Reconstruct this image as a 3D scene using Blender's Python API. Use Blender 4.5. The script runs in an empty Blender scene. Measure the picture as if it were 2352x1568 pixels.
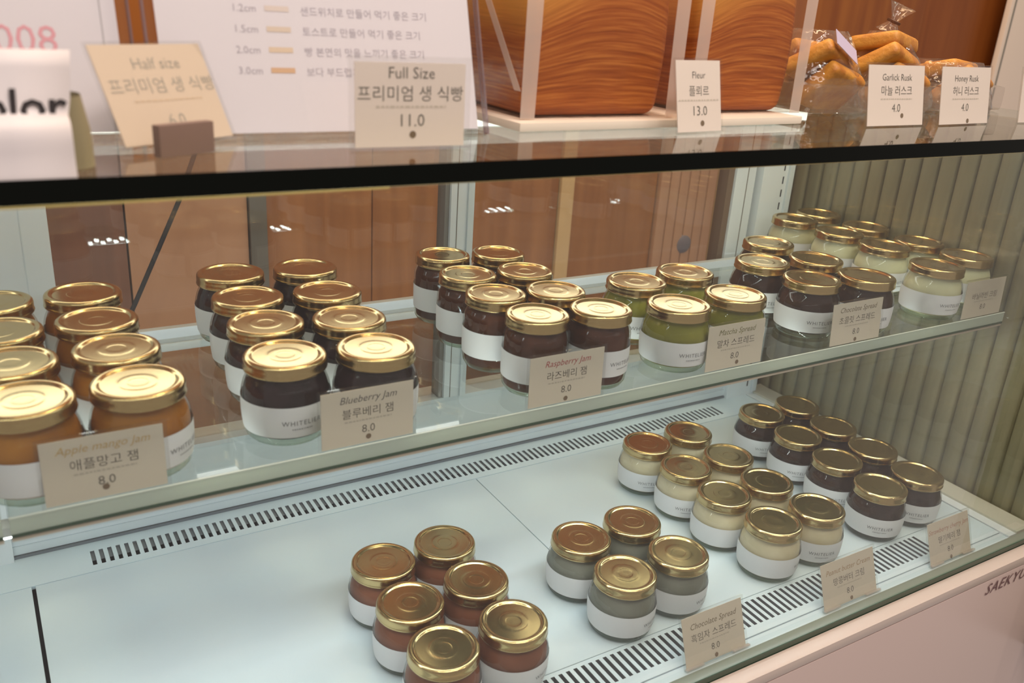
import bpy, bmesh, math, random
from mathutils import Matrix, Vector
random.seed(7)
PI = math.pi
SC = bpy.context.scene
COL = SC.collection

# ------------------------------------------------------------------ camera
F_PX = 2038.958
RIGHT = Vector((0.856076, -0.512945, 0.063416)); DOWN = Vector((-0.136759, -0.34313, -0.929279)); FWD = Vector((0.498428, 0.786861, -0.363895))
cam = bpy.data.cameras.new('camera'); cam_o = bpy.data.objects.new('camera', cam); COL.objects.link(cam_o)
cam.sensor_width = 36.0; cam.lens = F_PX / 2352 * 36.0
cam.clip_start = 0.01
cam_o.matrix_world = Matrix(((RIGHT.x, -DOWN.x, -FWD.x, 0), (RIGHT.y, -DOWN.y, -FWD.y, 0), (RIGHT.z, -DOWN.z, -FWD.z, 0), (0, 0, 0, 1)))
cam.dof.use_dof = True; cam.dof.focus_distance = 0.98; cam.dof.aperture_fstop = 8.0
SC.camera = cam_o

# ------------------------------------------------------------------ world, lights, exposure
w = bpy.data.worlds.new('shop_light'); SC.world = w; w.use_nodes = True
bg = w.node_tree.nodes['Background']
bg.inputs['Color'].default_value = (1.0, 0.86, 0.78, 1); bg.inputs['Strength'].default_value = 0.26
def area(name, loc, target, size, power, color):
    d = bpy.data.lights.new(name, 'AREA'); d.shape = 'RECTANGLE'; d.size, d.size_y = size; d.energy = power; d.color = color
    o = bpy.data.objects.new(name, d); COL.objects.link(o); o.location = loc
    o.rotation_euler = (Vector(target) - Vector(loc)).to_track_quat('-Z', 'Y').to_euler()
    return o
area('ceiling_light_front', (0.3, -0.6, 1.7), (0.5, 0.6, -0.3), (1.6, 0.5), 13, (1.0, 0.86, 0.78))
area('ceiling_light_counter', (0.9, 0.75, 1.5), (0.7, 0.7, -0.1), (1.4, 0.25), 13, (1.0, 0.70, 0.42))
area('ceiling_light_back', (0.9, 1.15, 1.3), (0.9, 1.5, -0.1), (2.2, 0.2), 6, (1.0, 0.72, 0.45))
for k_, (x_, y_, z_) in enumerate(((-0.45, -0.25, 1.35), (0.25, -0.45, 1.4), (0.95, -0.3, 1.4), (1.7, -0.55, 1.35), (0.55, 0.25, 1.45))):
    area('ceiling_spot_%d' % (k_ + 1), (x_, y_, z_), (0.45, 0.65, -0.4), (0.06, 0.06), 2.6, (1.0, 0.90, 0.76))
LED_BACK = 3.2
LED_FRONT = 24.0     # emission of the strip under the front edge of the counter glass      # emission of the strip under the counter glass
LED_SHELF = 65.0    # emission of the strip under the shelf
vs = SC.view_settings
vs.view_transform = 'Standard'; vs.look = 'None'; vs.exposure = 0.57; vs.gamma = 1.0; vs.use_curve_mapping = False
SC.cycles.max_bounces = 14; SC.cycles.transparent_max_bounces = 40; SC.cycles.glossy_bounces = 6; SC.cycles.transmission_bounces = 8
SC.cycles.sample_clamp_indirect = 4.0
SC.cycles.use_denoising = True

# ------------------------------------------------------------------ materials
MATS = {}
def mat_new(name):
    m = bpy.data.materials.new(name); m.use_nodes = True
    return m, m.node_tree.nodes, m.node_tree.links
def pbr(name, color, rough=0.5, metal=0.0, coat=0.0, emit=None, estr=0.0, spec=0.5, noise=None, bump=None):
    if name in MATS: return MATS[name]
    m, n, l = mat_new(name); b = n['Principled BSDF']
    b.inputs['Base Color'].default_value = (*color, 1); b.inputs['Roughness'].default_value = rough
    b.inputs['Metallic'].default_value = metal; b.inputs['Coat Weight'].default_value = coat
    b.inputs['Coat Roughness'].default_value = 0.05; b.inputs['Specular IOR Level'].default_value = spec
    if emit:
        b.inputs['Emission Color'].default_value = (*emit, 1); b.inputs['Emission Strength'].default_value = estr
    if noise or bump:
        tc = n.new('ShaderNodeTexCoord')
    if noise:   # (scale, second colour, vector scale)
        mp = n.new('ShaderNodeMapping'); mp.inputs['Scale'].default_value = noise[2] if len(noise) > 2 else (1, 1, 1)
        l.new(tc.outputs['Object'], mp.inputs['Vector'])
        t = n.new('ShaderNodeTexNoise'); t.inputs['Scale'].default_value = noise[0]; t.inputs['Detail'].default_value = 4
        l.new(mp.outputs['Vector'], t.inputs['Vector'])
        r = n.new('ShaderNodeValToRGB'); r.color_ramp.elements[0].position = 0.35; r.color_ramp.elements[1].position = 0.68
        r.color_ramp.elements[0].color = (*color, 1); r.color_ramp.elements[1].color = (*noise[1], 1)
        l.new(t.outputs['Fac'], r.inputs['Fac']); l.new(r.outputs['Color'], b.inputs['Base Color'])
    if bump:    # (scale, strength, distance)
        t2 = n.new('ShaderNodeTexNoise'); t2.inputs['Scale'].default_value = bump[0]; t2.inputs['Detail'].default_value = 3
        l.new(tc.outputs['Object'], t2.inputs['Vector'])
        bp = n.new('ShaderNodeBump'); bp.inputs['Strength'].default_value = bump[1]; bp.inputs['Distance'].default_value = bump[2]
        l.new(t2.outputs['Fac'], bp.inputs['Height']); l.new(bp.outputs['Normal'], b.inputs['Normal'])
    MATS[name] = m
    return m
def glass(name, tint=(1, 1, 1), ior=1.45, rough=0.0, haze=0.0, hazecol=(0.8, 0.8, 0.8), bump=None):
    """thin sheet of glass or film: clear with a Fresnel mirror, and an optional milky share"""
    if name in MATS: return MATS[name]
    m, n, l = mat_new(name); n.remove(n['Principled BSDF']); out = n['Material Output']
    tr = n.new('ShaderNodeBsdfTransparent'); tr.inputs['Color'].default_value = (*tint, 1)
    gl = n.new('ShaderNodeBsdfGlossy'); gl.inputs['Roughness'].default_value = rough
    fr = n.new('ShaderNodeFresnel'); ge = n.new('ShaderNodeNewGeometry')
    iv = n.new('ShaderNodeMix'); iv.data_type = 'FLOAT'; iv.inputs[2].default_value = ior; iv.inputs[3].default_value = 1.0 / ior
    l.new(ge.outputs['Backfacing'], iv.inputs[0]); l.new(iv.outputs[0], fr.inputs['IOR'])   # same sheet reflectance from both faces
    mx = n.new('ShaderNodeMixShader')
    l.new(fr.outputs['Fac'], mx.inputs['Fac'])
    base = tr
    if haze > 0:
        df = n.new('ShaderNodeBsdfDiffuse'); df.inputs['Color'].default_value = (*hazecol, 1)
        tl = n.new('ShaderNodeBsdfTranslucent'); tl.inputs['Color'].default_value = (*hazecol, 1)
        m1 = n.new('ShaderNodeMixShader'); m1.inputs['Fac'].default_value = 0.4
        l.new(df.outputs[0], m1.inputs[1]); l.new(tl.outputs[0], m1.inputs[2])
        m2 = n.new('ShaderNodeMixShader'); m2.inputs['Fac'].default_value = haze
        l.new(tr.outputs[0], m2.inputs[1]); l.new(m1.outputs[0], m2.inputs[2]); base = m2
    if bump:
        tc = n.new('ShaderNodeTexCoord'); t2 = n.new('ShaderNodeTexNoise'); t2.inputs['Scale'].default_value = bump[0]; t2.inputs['Detail'].default_value = 2
        l.new(tc.outputs['Object'], t2.inputs['Vector'])
        bp = n.new('ShaderNodeBump'); bp.inputs['Strength'].default_value = bump[1]; bp.inputs['Distance'].default_value = bump[2]
        l.new(t2.outputs['Fac'], bp.inputs['Height']); l.new(bp.outputs['Normal'], gl.inputs['Normal']); l.new(bp.outputs['Normal'], fr.inputs['Normal'])
    l.new(base.outputs[0], mx.inputs[1]); l.new(gl.outputs[0], mx.inputs[2]); l.new(mx.outputs[0], out.inputs['Surface'])
    MATS[name] = m
    return m
def wood(name, c1, c2, scale=9.0, rough=0.45):
    if name in MATS: return MATS[name]
    m, n, l = mat_new(name); b = n['Principled BSDF']; b.inputs['Roughness'].default_value = rough
    tc = n.new('ShaderNodeTexCoord'); mp = n.new('ShaderNodeMapping'); mp.inputs['Scale'].default_value = (scale, scale, 0.7)
    l.new(tc.outputs['Object'], mp.inputs['Vector'])
    t = n.new('ShaderNodeTexNoise'); t.inputs['Scale'].default_value = 3.0; t.inputs['Detail'].default_value = 6; t.inputs['Distortion'].default_value = 0.6
    l.new(mp.outputs['Vector'], t.inputs['Vector'])
    r = n.new('ShaderNodeValToRGB'); r.color_ramp.elements[0].position = 0.3; r.color_ramp.elements[1].position = 0.72
    r.color_ramp.elements[0].color = (*c1, 1); r.color_ramp.elements[1].color = (*c2, 1)
    l.new(t.outputs['Fac'], r.inputs['Fac']); l.new(r.outputs['Color'], b.inputs['Base Color'])
    MATS[name] = m
    return m
def crust(name):
    """layered bread end: arched bands of darker and lighter crumb"""
    m, n, l = mat_new(name); b = n['Principled BSDF']; b.inputs['Roughness'].default_value = 0.55; b.inputs['Specular IOR Level'].default_value = 0.25
    tc = n.new('ShaderNodeTexCoord'); sx = n.new('ShaderNodeSeparateXYZ'); l.new(tc.outputs['Object'], sx.inputs[0])
    def M(op, a, c=None):
        k = n.new('ShaderNodeMath'); k.operation = op
        for i, v in enumerate((a, c)):
            if v is None: continue
            if isinstance(v, (int, float)): k.inputs[i].default_value = v
            else: l.new(v, k.inputs[i])
        return k.outputs[0]
    x0 = M('ADD', sx.outputs['X'], -0.018)
    x2 = M('MULTIPLY', M('MULTIPLY', x0, x0), 60.0)          # the arch of the layers
    k = M('MULTIPLY', x2, M('MULTIPLY', sx.outputs['Z'], 1.0))
    nz = n.new('ShaderNodeTexNoise'); nz.inputs['Scale'].default_value = 9; nz.inputs['Detail'].default_value = 3
    l.new(tc.outputs['Object'], nz.inputs['Vector'])
    h = M('ADD', M('ADD', sx.outputs['Z'], k), M('MULTIPLY', nz.outputs['Fac'], 0.008))
    cv = n.new('ShaderNodeCombineXYZ'); l.new(h, cv.inputs['Z']); l.new(M('MULTIPLY', sx.outputs['X'], 0.05), cv.inputs['X']); l.new(M('MULTIPLY', sx.outputs['Y'], 0.05), cv.inputs['Y'])
    t = n.new('ShaderNodeTexNoise'); t.inputs['Scale'].default_value = 430; t.inputs['Detail'].default_value = 6; l.new(cv.outputs[0], t.inputs['Vector'])
    r = n.new('ShaderNodeValToRGB'); e = r.color_ramp.elements
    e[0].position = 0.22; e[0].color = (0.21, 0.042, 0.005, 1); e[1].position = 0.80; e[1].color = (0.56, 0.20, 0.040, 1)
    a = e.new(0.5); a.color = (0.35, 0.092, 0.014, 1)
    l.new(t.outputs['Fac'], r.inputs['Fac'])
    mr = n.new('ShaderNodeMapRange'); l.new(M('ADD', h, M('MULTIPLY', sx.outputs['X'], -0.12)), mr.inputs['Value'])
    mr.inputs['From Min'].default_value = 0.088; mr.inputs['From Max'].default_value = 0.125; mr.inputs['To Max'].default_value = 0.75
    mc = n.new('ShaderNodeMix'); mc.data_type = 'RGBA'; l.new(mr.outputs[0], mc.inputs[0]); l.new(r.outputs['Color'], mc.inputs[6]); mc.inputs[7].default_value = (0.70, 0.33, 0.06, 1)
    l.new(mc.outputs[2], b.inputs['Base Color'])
    bp = n.new('ShaderNodeBump'); bp.inputs['Strength'].default_value = 0.4; bp.inputs['Distance'].default_value = 0.0012
    l.new(t.outputs['Fac'], bp.inputs['Height']); l.new(bp.outputs['Normal'], b.inputs['Normal'])
    return m

M_WHITE = pbr('white_enamel', (0.70, 0.765, 0.79), 0.28)
M_DECK = pbr('white_deck_sheet', (0.62, 0.74, 0.80), 0.14)
M_ALU = pbr('pale_aluminium', (0.62, 0.70, 0.73), 0.35)
M_GASKET = pbr('grey_gasket', (0.20, 0.19, 0.17), 0.6)
M_DARK = pbr('dark_gap', (0.02, 0.022, 0.03), 0.7)
M_GREYIN = pbr('grey_slot_lining', (0.16, 0.18, 0.20), 0.5)
M_PANE = glass('clear_pane', (0.965, 0.975, 0.965), 1.5)
M_TOPGLASS = glass('counter_glass', (0.93, 0.96, 0.93), 1.5)
M_SHELF = glass('shelf_glass', (0.88, 0.90, 0.87), 1.5)
M_EDGEBLACK = pbr('dark_glass_edge', (0.004, 0.005, 0.004), 0.15, spec=0.08)
M_EDGEGREEN = glass('green_glass_edge', (0.80, 0.86, 0.78), 1.45, haze=0.62, hazecol=(0.84, 0.93, 0.88))  # milky pale green also stands in for light refracted inside the edge
M_EDGELIGHT = pbr('polished_edge_line', (0.72, 0.80, 0.74), 0.2)
M_EDGEDEEP = pbr('deep_green_edge', (0.035, 0.07, 0.045), 0.2)
M_EDGEGREY = pbr('grey_green_edge', (0.20, 0.24, 0.20), 0.25)
M_GOLD = pbr('gold_lacquer', (0.61, 0.46, 0.225), 0.2, 1.0)
M_JAR = glass('jar_glass', (0.97, 0.98, 0.97), 1.62)
M_FOOT = glass('jar_foot_glass', (0.78, 0.85, 0.76), 1.48, haze=0.06, hazecol=(0.5, 0.58, 0.48))
M_LABEL = pbr('white_label_paper', (0.76, 0.78, 0.80), 0.6)
M_PRINT = pbr('pale_grey_print', (0.20, 0.21, 0.22), 0.7)
M_CARD = pbr('cream_card_paper', (0.66, 0.60, 0.50), 0.7)
M_CARDTOP = pbr('pale_card_paper', (0.79, 0.69, 0.635), 0.7)
M_TAN = pbr('tan_card_paper', (0.60, 0.485, 0.385), 0.7)
M_INK = pbr('dark_ink', (0.15, 0.135, 0.115), 0.7)
M_INKGREY = pbr('grey_ink', (0.34, 0.31, 0.27), 0.7)
M_ACRYL = glass('acrylic_sleeve', (0.97, 0.97, 0.965), 1.45)
M_BROWNDOT = pbr('brown_print', (0.19, 0.13, 0.08), 0.7)
M_PINK = pbr('pink_laminate', (0.66, 0.52, 0.49), 0.35)
M_PINKEDGE = pbr('pink_laminate_edge', (0.60, 0.50, 0.455), 0.3)
M_PAPER = pbr('white_paper', (0.80, 0.74, 0.73), 0.75)
M_LED = pbr('led_dot', (1, 1, 1), 0.5, emit=(0.92, 0.97, 1.0), estr=LED_SHELF)
M_LEDB = pbr('led_bar', (1, 1, 1), 0.5, emit=(0.97, 0.98, 0.92), estr=LED_BACK)
M_WOOD = wood('orange_wood', (0.23, 0.088, 0.026), (0.34, 0.145, 0.048))
M_AMBER = wood('amber_wood', (0.24, 0.062, 0.006), (0.36, 0.115, 0.014))
M_WOODDK = wood('dark_wood', (0.12, 0.055, 0.035), (0.20, 0.09, 0.055))
M_WOODLT = wood('light_wood', (0.36, 0.19, 0.105), (0.45, 0.255, 0.15), 4)
M_WOODPALE = wood('pale_wood_strip', (0.50, 0.33, 0.15), (0.58, 0.40, 0.20), 6)
M_SLAT = pbr('olive_beige_slat', (0.285, 0.25, 0.145), 0.55, noise=(6, (0.225, 0.195, 0.11), (8, 8, 0.6)))
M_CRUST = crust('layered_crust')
M_RUSK = pbr('golden_rusk', (0.62, 0.29, 0.045), 0.5, noise=(45, (0.36, 0.11, 0.010)), bump=(160, 0.5, 0.002))
M_FILM = glass('clear_film', (0.98, 0.97, 0.95), 1.5, rough=0.06, haze=0.05, hazecol=(0.9, 0.85, 0.8), bump=(45, 0.9, 0.01))
M_BAG = glass('bag_film', (0.99, 0.97, 0.95), 1.25, rough=0.15, haze=0.02, hazecol=(0.9, 0.8, 0.72), bump=(20, 0.4, 0.004))
M_FROST = glass('frosted_film', (0.98, 0.95, 0.93), 1.3, rough=0.3, haze=0.42, hazecol=(0.90, 0.80, 0.74))

# ------------------------------------------------------------------ mesh helpers
def mesh_from(name, verts, faces, smooth=False, mats=None, idx=None):
    me = bpy.data.meshes.new(name); me.from_pydata(verts, [], faces); me.update()
    if mats:
        for m in mats: me.materials.append(m)
    if idx: me.polygons.foreach_set('material_index', idx)
    if smooth: me.polygons.foreach_set('use_smooth', [True] * len(me.polygons))
    return me
def add(name, me, parent=None, loc=(0, 0, 0), rot=(0, 0, 0), mat=None):
    if mat is not None and not me.materials: me.materials.append(mat)
    o = bpy.data.objects.new(name, me); COL.objects.link(o)
    o.location = loc; o.rotation_euler = rot
    if parent: o.parent = parent
    return o
def thing(name, label, cat, loc=(0, 0, 0), rot=(0, 0, 0), group=None):
    o = bpy.data.objects.new(name, None); COL.objects.link(o); o.empty_display_size = 0.02
    o.location = loc; o.rotation_euler = rot; o['label'] = label; o['category'] = cat
    if group: o['group'] = group
    return o
def tag(o, label, cat, group=None):
    o['label'] = label; o['category'] = cat
    if group: o['group'] = group
    return o
def box_me(x0, x1, y0, y1, z0, z1, bev=0.0, seg=2):
    bm = bmesh.new(); bmesh.ops.create_cube(bm, size=1.0)
    for v in bm.verts:
        v.co = Vector(((x0 + x1) / 2 + v.co.x * (x1 - x0), (y0 + y1) / 2 + v.co.y * (y1 - y0), (z0 + z1) / 2 + v.co.z * (z1 - z0)))
    if bev > 0: bmesh.ops.bevel(bm, geom=bm.edges[:], offset=bev, segments=seg, profile=0.7, affect='EDGES')
    me = bpy.data.meshes.new('box'); bm.to_mesh(me); bm.free()
    if bev > 0: me.polygons.foreach_set('use_smooth', [True] * len(me.polygons)); me.set_sharp_from_angle(angle=math.radians(40))
    return me
def box(name, b, mat, parent=None, bev=0.0, loc=(0, 0, 0), rot=(0, 0, 0)):
    return add(name, box_me(*b, bev=bev), parent, loc, rot, mat)
def lathe_me(prof, seg=48, cap0=False, cap1=False):
    v, fc = [], []
    n = len(prof)
    for i in range(seg):
        a = 2 * PI * i / seg; c, s = math.cos(a), math.sin(a)
        for r, z in prof: v.append((r * c, r * s, z))
    for i in range(seg):
        j = (i + 1) % seg
        for k in range(n - 1):
            fc.append((i * n + k, j * n + k, j * n + k + 1, i * n + k + 1))
    bm = bmesh.new(); me = mesh_from('lathe', v, fc); bm.from_mesh(me)
    bmesh.ops.remove_doubles(bm, verts=bm.verts[:], dist=1e-6)
    bmesh.ops.recalc_face_normals(bm, faces=bm.faces[:])
    bm.to_mesh(me); bm.free()
    me.polygons.foreach_set('use_smooth', [True] * len(me.polygons)); me.set_sharp_from_angle(angle=math.radians(50))
    return me
TXT = {}
def text_me(body, size, mat, shear=0.0, align='CENTER', spacing=1.0, weight=0.0):
    """flat lettering in the XZ plane facing -Y, baseline at z=0"""
    key = (body, size, mat.name, shear, align, spacing, weight)
    if key in TXT: return TXT[key]
    cu = bpy.data.curves.new('lettering', 'FONT'); cu.body = body; cu.size = size; cu.align_x = align
    cu.shear = shear; cu.resolution_u = 2; cu.space_character = spacing; cu.offset = weight
    ob = bpy.data.objects.new('lettering', cu); COL.objects.link(ob)
    bpy.context.view_layer.update()
    me = bpy.data.meshes.new_from_object(ob.evaluated_get(bpy.context.evaluated_depsgraph_get()))
    bpy.data.objects.remove(ob); bpy.data.curves.remove(cu)
    for v in me.vertices: v.co = Vector((v.co.x, 0.0, v.co.y))
    me.materials.clear(); me.materials.append(mat); me.update()
    TXT[key] = me
    return me
def dashes_me(width, h, mat, n=9, rnd=3):
    rr = random.Random(rnd); v, f = [], []; x = -width / 2
    while x < width / 2:
        l = width / n * rr.uniform(0.35, 0.9)
        b = len(v); x1 = min(x + l, width / 2)
        v += [(x, 0, 0), (x1, 0, 0), (x1, 0, h), (x, 0, h)]; f.append((b, b + 1, b + 2, b + 3))
        x += l + width / n * 0.25
    return mesh_from('fine_print', v, f, mats=[mat])
def disc_me(r, mat, n=20):
    v = [(r * math.cos(2 * PI * i / n), 0, r * math.sin(2 * PI * i / n)) for i in range(n)]
    return mesh_from('disc', v, [tuple(range(n))], mats=[mat])
def bend(me, rad, ang0):
    """wrap flat XZ lettering around a vertical cylinder; its middle faces angle ang0"""
    m2 = me.copy()
    for v in m2.vertices:
        a = ang0 + v.co.x / rad
        v.co = Vector((rad * math.cos(a), rad * math.sin(a), v.co.z))
    m2.update(); return m2

# ------------------------------------------------------------------ main sizes (metres, camera at the origin)
ZD, ZS, ZT = -0.5856, -0.3302, -0.0925      # deck, shelf and counter-glass heights
YF, YB = 0.455, 0.930                       # front glass, back frame
X0, X1 = -0.30, 1.060                       # the stretch of the case that is built
YSF, YSB = 0.5690, 0.845                     # shelf front and back edge

# ------------------------------------------------------------------ room behind the counter
YW = 1.45
wb = box('wall_back', (-1.2, 3.6, YW + 0.012, YW + 0.06, -1.3, 1.2), M_WOODDK); wb['kind'] = 'structure'
def panel(name, x0, x1, mat, z0=-1.3, z1=-0.16, d=0.012, bev=0.001):
    return box(name, (x0, x1, YW - d, YW + 0.012, z0, z1), mat, wb, bev)
panel('wood_panel', -0.2, 0.194, M_WOODDK)  # dark colour stands in for the darkening of a second, overlapping pane
panel('wood_panel', 0.197, 0.382, M_WOODLT)
p_ = panel('post_strip', 0.384, 0.412, pbr('slate_strip', (0.11, 0.105, 0.09), 0.5), d=0.02); p_['label'] = 'dark grey upright strip'
panel('wood_panel', 0.414, 0.60, M_WOOD); panel('wood_panel', 0.602, 0.995, M_WOOD)
p_ = panel('pale_strip', 0.997, 1.028, M_WOODPALE, d=0.02); p_['label'] = 'pale yellow wood strip'
panel('wood_panel', 1.030, 1.246, M_WOOD)
for i in range(6): panel('wood_slat', 1.250 + i * 0.027, 1.250 + i * 0.027 + 0.0255, M_WOODLT, d=0.022, bev=0.005)
p_ = panel('pale_strip', 1.415, 1.46, M_WOODPALE, d=0.026); p_['label'] = 'pale wood edge strip beside the slats'
panel('wood_panel', 1.462, 2.02, M_WOOD)
panel('wood_panel', -1.2, 2.008, M_AMBER, z0=-0.156, z1=1.2, d=0.016)
panel('wood_panel', 2.012, 3.5, wood('red_wood', (0.19, 0.048, 0.006), (0.26, 0.075, 0.012)), z0=-1.3, z1=1.2, d=0.010)
lk = add('handle', lathe_me([(0, 0.012), (0.018, 0.012), (0.024, 0.006), (0.026, 0.0)], 24), wb, (1.337, YW - 0.012, -0.492), (PI / 2, 0, 0), pbr('violet_grey_metal', (0.15, 0.13, 0.15), 0.4)); lk['label'] = 'round dark grey lock plate'
wc = box('wall_right', (2.275, 2.7, 1.385, 1.40, -1.3, 1.2), pbr('warm_white_paint', (0.80, 0.68, 0.58), 0.5), None, 0.004); wc['kind'] = 'structure'
box('trim_strip', (2.288, 2.293, 1.3835, 1.386, -1.3, 1.2), M_GASKET, wc)
# cable hanging behind the left door
def tube_me(pts, rad, n=10):
    v, f = [], []
    for i, p in enumerate(pts):
        p = Vector(p); d = (Vector(pts[min(i + 1, len(pts) - 1)]) - Vector(pts[max(i - 1, 0)])).normalized()
        u = d.cross(Vector((0, 1, 0))); u.normalize(); w_ = d.cross(u)
        for k in range(n):
            a = 2 * PI * k / n; v.append(tuple(p + rad * (math.cos(a) * u + math.sin(a) * w_)))
    for i in range(len(pts) - 1):
        for k in range(n):
            f.append((i * n + k, i * n + (k + 1) % n, (i + 1) * n + (k + 1) % n, (i + 1) * n + k))
    f.append(tuple(range(n))); f.append(tuple((len(pts) - 1) * n + k for k in range(n)))
    return mesh_from('tube', v, f, True)
tag(add('power_cable', tube_me([(0.30, 1.20, -0.10), (0.262, 1.2, -0.20), (0.231, 1.2, -0.279), (0.199, 1.2, -0.345), (0.165, 1.2, -0.415), (0.12, 1.2, -0.50), (0.07, 1.21, -0.60), (0.05, 1.22, -0.80)], 0.0032), mat=M_DARK),
    'thin black cable hanging slantwise behind the left glass door', 'cable')

# ------------------------------------------------------------------ the display case
case = thing('display_case', 'white glass-fronted display case with pink lower panel', 'display case', (0, 0, 0))
# pink front
box('front_panel', (X0, 1.14, 0.436, 0.4525, -1.25, -0.6045), M_PINK, case, 0.002)
pe = box('top_rail', (X0, 1.14, 0.4355, 0.4528, -0.6035, -0.5905), M_PINKEDGE, case, 0.004); pe['label'] = 'peach coloured rounded top rail'
lt = add('lettering', text_me('SAEKYUNG', 0.0215, pbr('plum_ink', (0.16, 0.08, 0.09), 0.6), 0.25, 'LEFT', 1.12, 0.0), case, (0.957, 0.4351, -0.624)); lt['label'] = 'dark plum maker lettering'
# deck plates
DT = 0.004
deck_spans = [(X0, -0.0025), (0.001, 0.5075), (0.5085, 1.040)]
for a, b in deck_spans:
    box('deck_plate', (a, b, 0.5265, 0.8665, ZD - DT, ZD), M_DECK, case, 0.0008)
box('base_tray', (X0, 1.066, 0.466, 0.95, ZD - 0.05, ZD - 0.011), M_DARK, case)
box('side_strip', (1.041, 1.056, 0.466, 0.93, ZD - DT, ZD + 0.0012), M_WHITE, case, 0.0005)
sg = box('side_channel', (1.056, 1.090, 0.4655, 0.935, ZD - 0.02, ZD + 0.004), pbr('beige_channel', (0.52, 0.51, 0.42), 0.4), case, 0.001); sg['label'] = 'beige channel holding the end glass'
def grille(name, x0, x1, y0, y1, sy0, sy1, first, last, split, pitch=0.00852, sw=0.0042):
    """perforated strip: every slot is a real opening with walls and floor"""
    v, f, mi = [], [], []
    def quad(a, b, c, d, m): 
        k = len(v); v.extend((a, b, c, d)); f.append((k, k + 1, k + 2, k + 3)); mi.append(m)
    z = ZD; zb = ZD - 0.0022; zd = ZD - 0.009
    quad((x0, y0, z), (first, y0, z), (first, y1, z), (x0, y1, z), 0)
    x = first
    while x + pitch < last:
        a = x + (pitch - sw) / 2; b = a + sw; e = x + pitch
        quad((x, y0, z), (e, y0, z), (e, sy0, z), (x, sy0, z), 0); quad((x, sy1, z), (e, sy1, z), (e, y1, z), (x, y1, z), 0)
        quad((x, sy0, z), (a, sy0, z), (a, sy1, z), (x, sy1, z), 0); quad((b, sy0, z), (e, sy0, z), (e, sy1, z), (b, sy1, z), 0)
        ym = sy0 + (sy1 - sy0) * split
        quad((a, sy0, zd), (b, sy0, zd), (b, ym, zd), (a, ym, zd), 2)
        if split < 1: quad((a, ym, zb), (b, ym, zb), (b, sy1, zb), (a, sy1, zb), 1); quad((a, ym, zd), (b, ym, zd), (b, ym, zb), (a, ym, zb), 2)
        quad((a, sy0, z), (a, sy1, z), (a, sy1, zd), (a, sy0, zd), 1); quad((b, sy1, z), (b, sy0, z), (b, sy0, zd), (b, sy1, zd), 1)
        quad((b, sy0, z), (a, sy0, z), (a, sy0, zd), (b, sy0, zd), 1); quad((a, sy1, z), (b, sy1, z), (b, sy1, zd), (a, sy1, zd), 1)
        x = e
    quad((x, y0, z), (x1, y0, z), (x1, y1, z), (x, y1, z), 0)
    quad((x0, y0, z), (x1, y0, z), (x1, y0, z - 0.004), (x0, y0, z - 0.004), 0)
    quad((x0, y1, z), (x1, y1, z), (x1, y1, z - 0.004), (x0, y1, z - 0.004), 0)
    o = add(name, mesh_from(name, v, f, False, [M_DECK, M_GREYIN, M_DARK], mi), case)
    return o
g_ = grille('vent_grille', X0, 1.040, 0.8675, 0.928, 0.879, 0.906, 0.054, 0.962, 0.42); g_['label'] = 'slotted vent strip along the back'
g_ = grille('vent_grille', X0, 1.040, 0.478, 0.5255, 0.489, 0.521, 0.054, 0.935, 1.0); g_['label'] = 'slotted vent strip along the front'
box('front_sill', (X0, 1.040, 0.4655, 0.477, ZD - DT, ZD - 0.0006), M_DECK, case, 0.0005)
# back: lower white panel, rails, posts
box('bottom_rail', (X0, 1.058, YB - 0.004, YB + 0.04, -0.66, -0.4960), M_WHITE, case, 0.001)
box('bottom_rail_lip', (X0, 1.058, YB - 0.010, YB + 0.030, -0.4958, -0.4890), M_ALU, case, 0.0015)
box('dark_joint', (X0, 1.040, 0.9225, 0.9258, ZD + 0.0002, ZD + 0.0032), M_GREYIN, case)
box('rail_step', (X0, 1.058, YB - 0.0075, YB - 0.0042, -0.566, -0.5575), M_ALU, case, 0.001)
box('kick_rail', (X0, 1.058, YB - 0.006, YB, ZD + 0.004, ZD + 0.014), M_ALU, case, 0.001)
box('middle_rail', (X0, 1.0, YB - 0.026, YB - 0.0165, -0.3655, -0.3425), M_ALU, case, 0.002)
box('middle_rail_lip', (X0, 1.0, YB - 0.030, YB - 0.0262, -0.366, -0.3575), M_WHITE, case, 0.001)
box('head_rail', (X0, 1.058, YB - 0.02, YB + 0.03, -0.145, -0.1052), M_WHITE, case, 0.002)
box('corner_post', (0.997, 1.058, YB - 0.012, YB + 0.03, -0.60, -0.1052), M_WHITE, case, 0.001)
cp = box('corner_bead', (1.048, 1.058, YB - 0.016, YB - 0.012, -0.58, -0.106), M_ALU, case, 0.001)
v, f = [], []
for i in range(24):
    z = -0.57 + i * 0.0195; k = len(v)
    v += [(1.0385, YB - 0.0122, z), (1.0412, YB - 0.0122, z), (1.0412, YB - 0.0122, z + 0.011), (1.0385, YB - 0.0122, z + 0.011)]; f.append((k, k + 1, k + 2, k + 3))
bs = add('bracket_slots', mesh_from('bracket_slots', v, f, mats=[M_DARK]), case); bs['label'] = 'row of dark bracket slots'
box('middle_post', (-0.045, -0.014, YB - 0.012, YB + 0.04, -0.60, -0.1052), M_WHITE, case, 0.001)
def door(x0, x1, y, name='sliding_door'):
    d = box(name, (x0 + 0.001, x1 - 0.001, y, y + 0.004, -0.4885, -0.144), M_PANE, case); d['label'] = 'sliding glass back door'
    return d
d1 = door(0.057, 0.481, YB + 0.004)
box('door_stile', (-0.013, 0.0575, YB - 0.010, YB + 0.014, -0.4885, -0.1455), M_WHITE, d1, 0.001)
box('stile_groove', (0.0335, 0.0345, YB - 0.0104, YB - 0.0098, -0.4885, -0.1455), M_ALU, d1)
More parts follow.
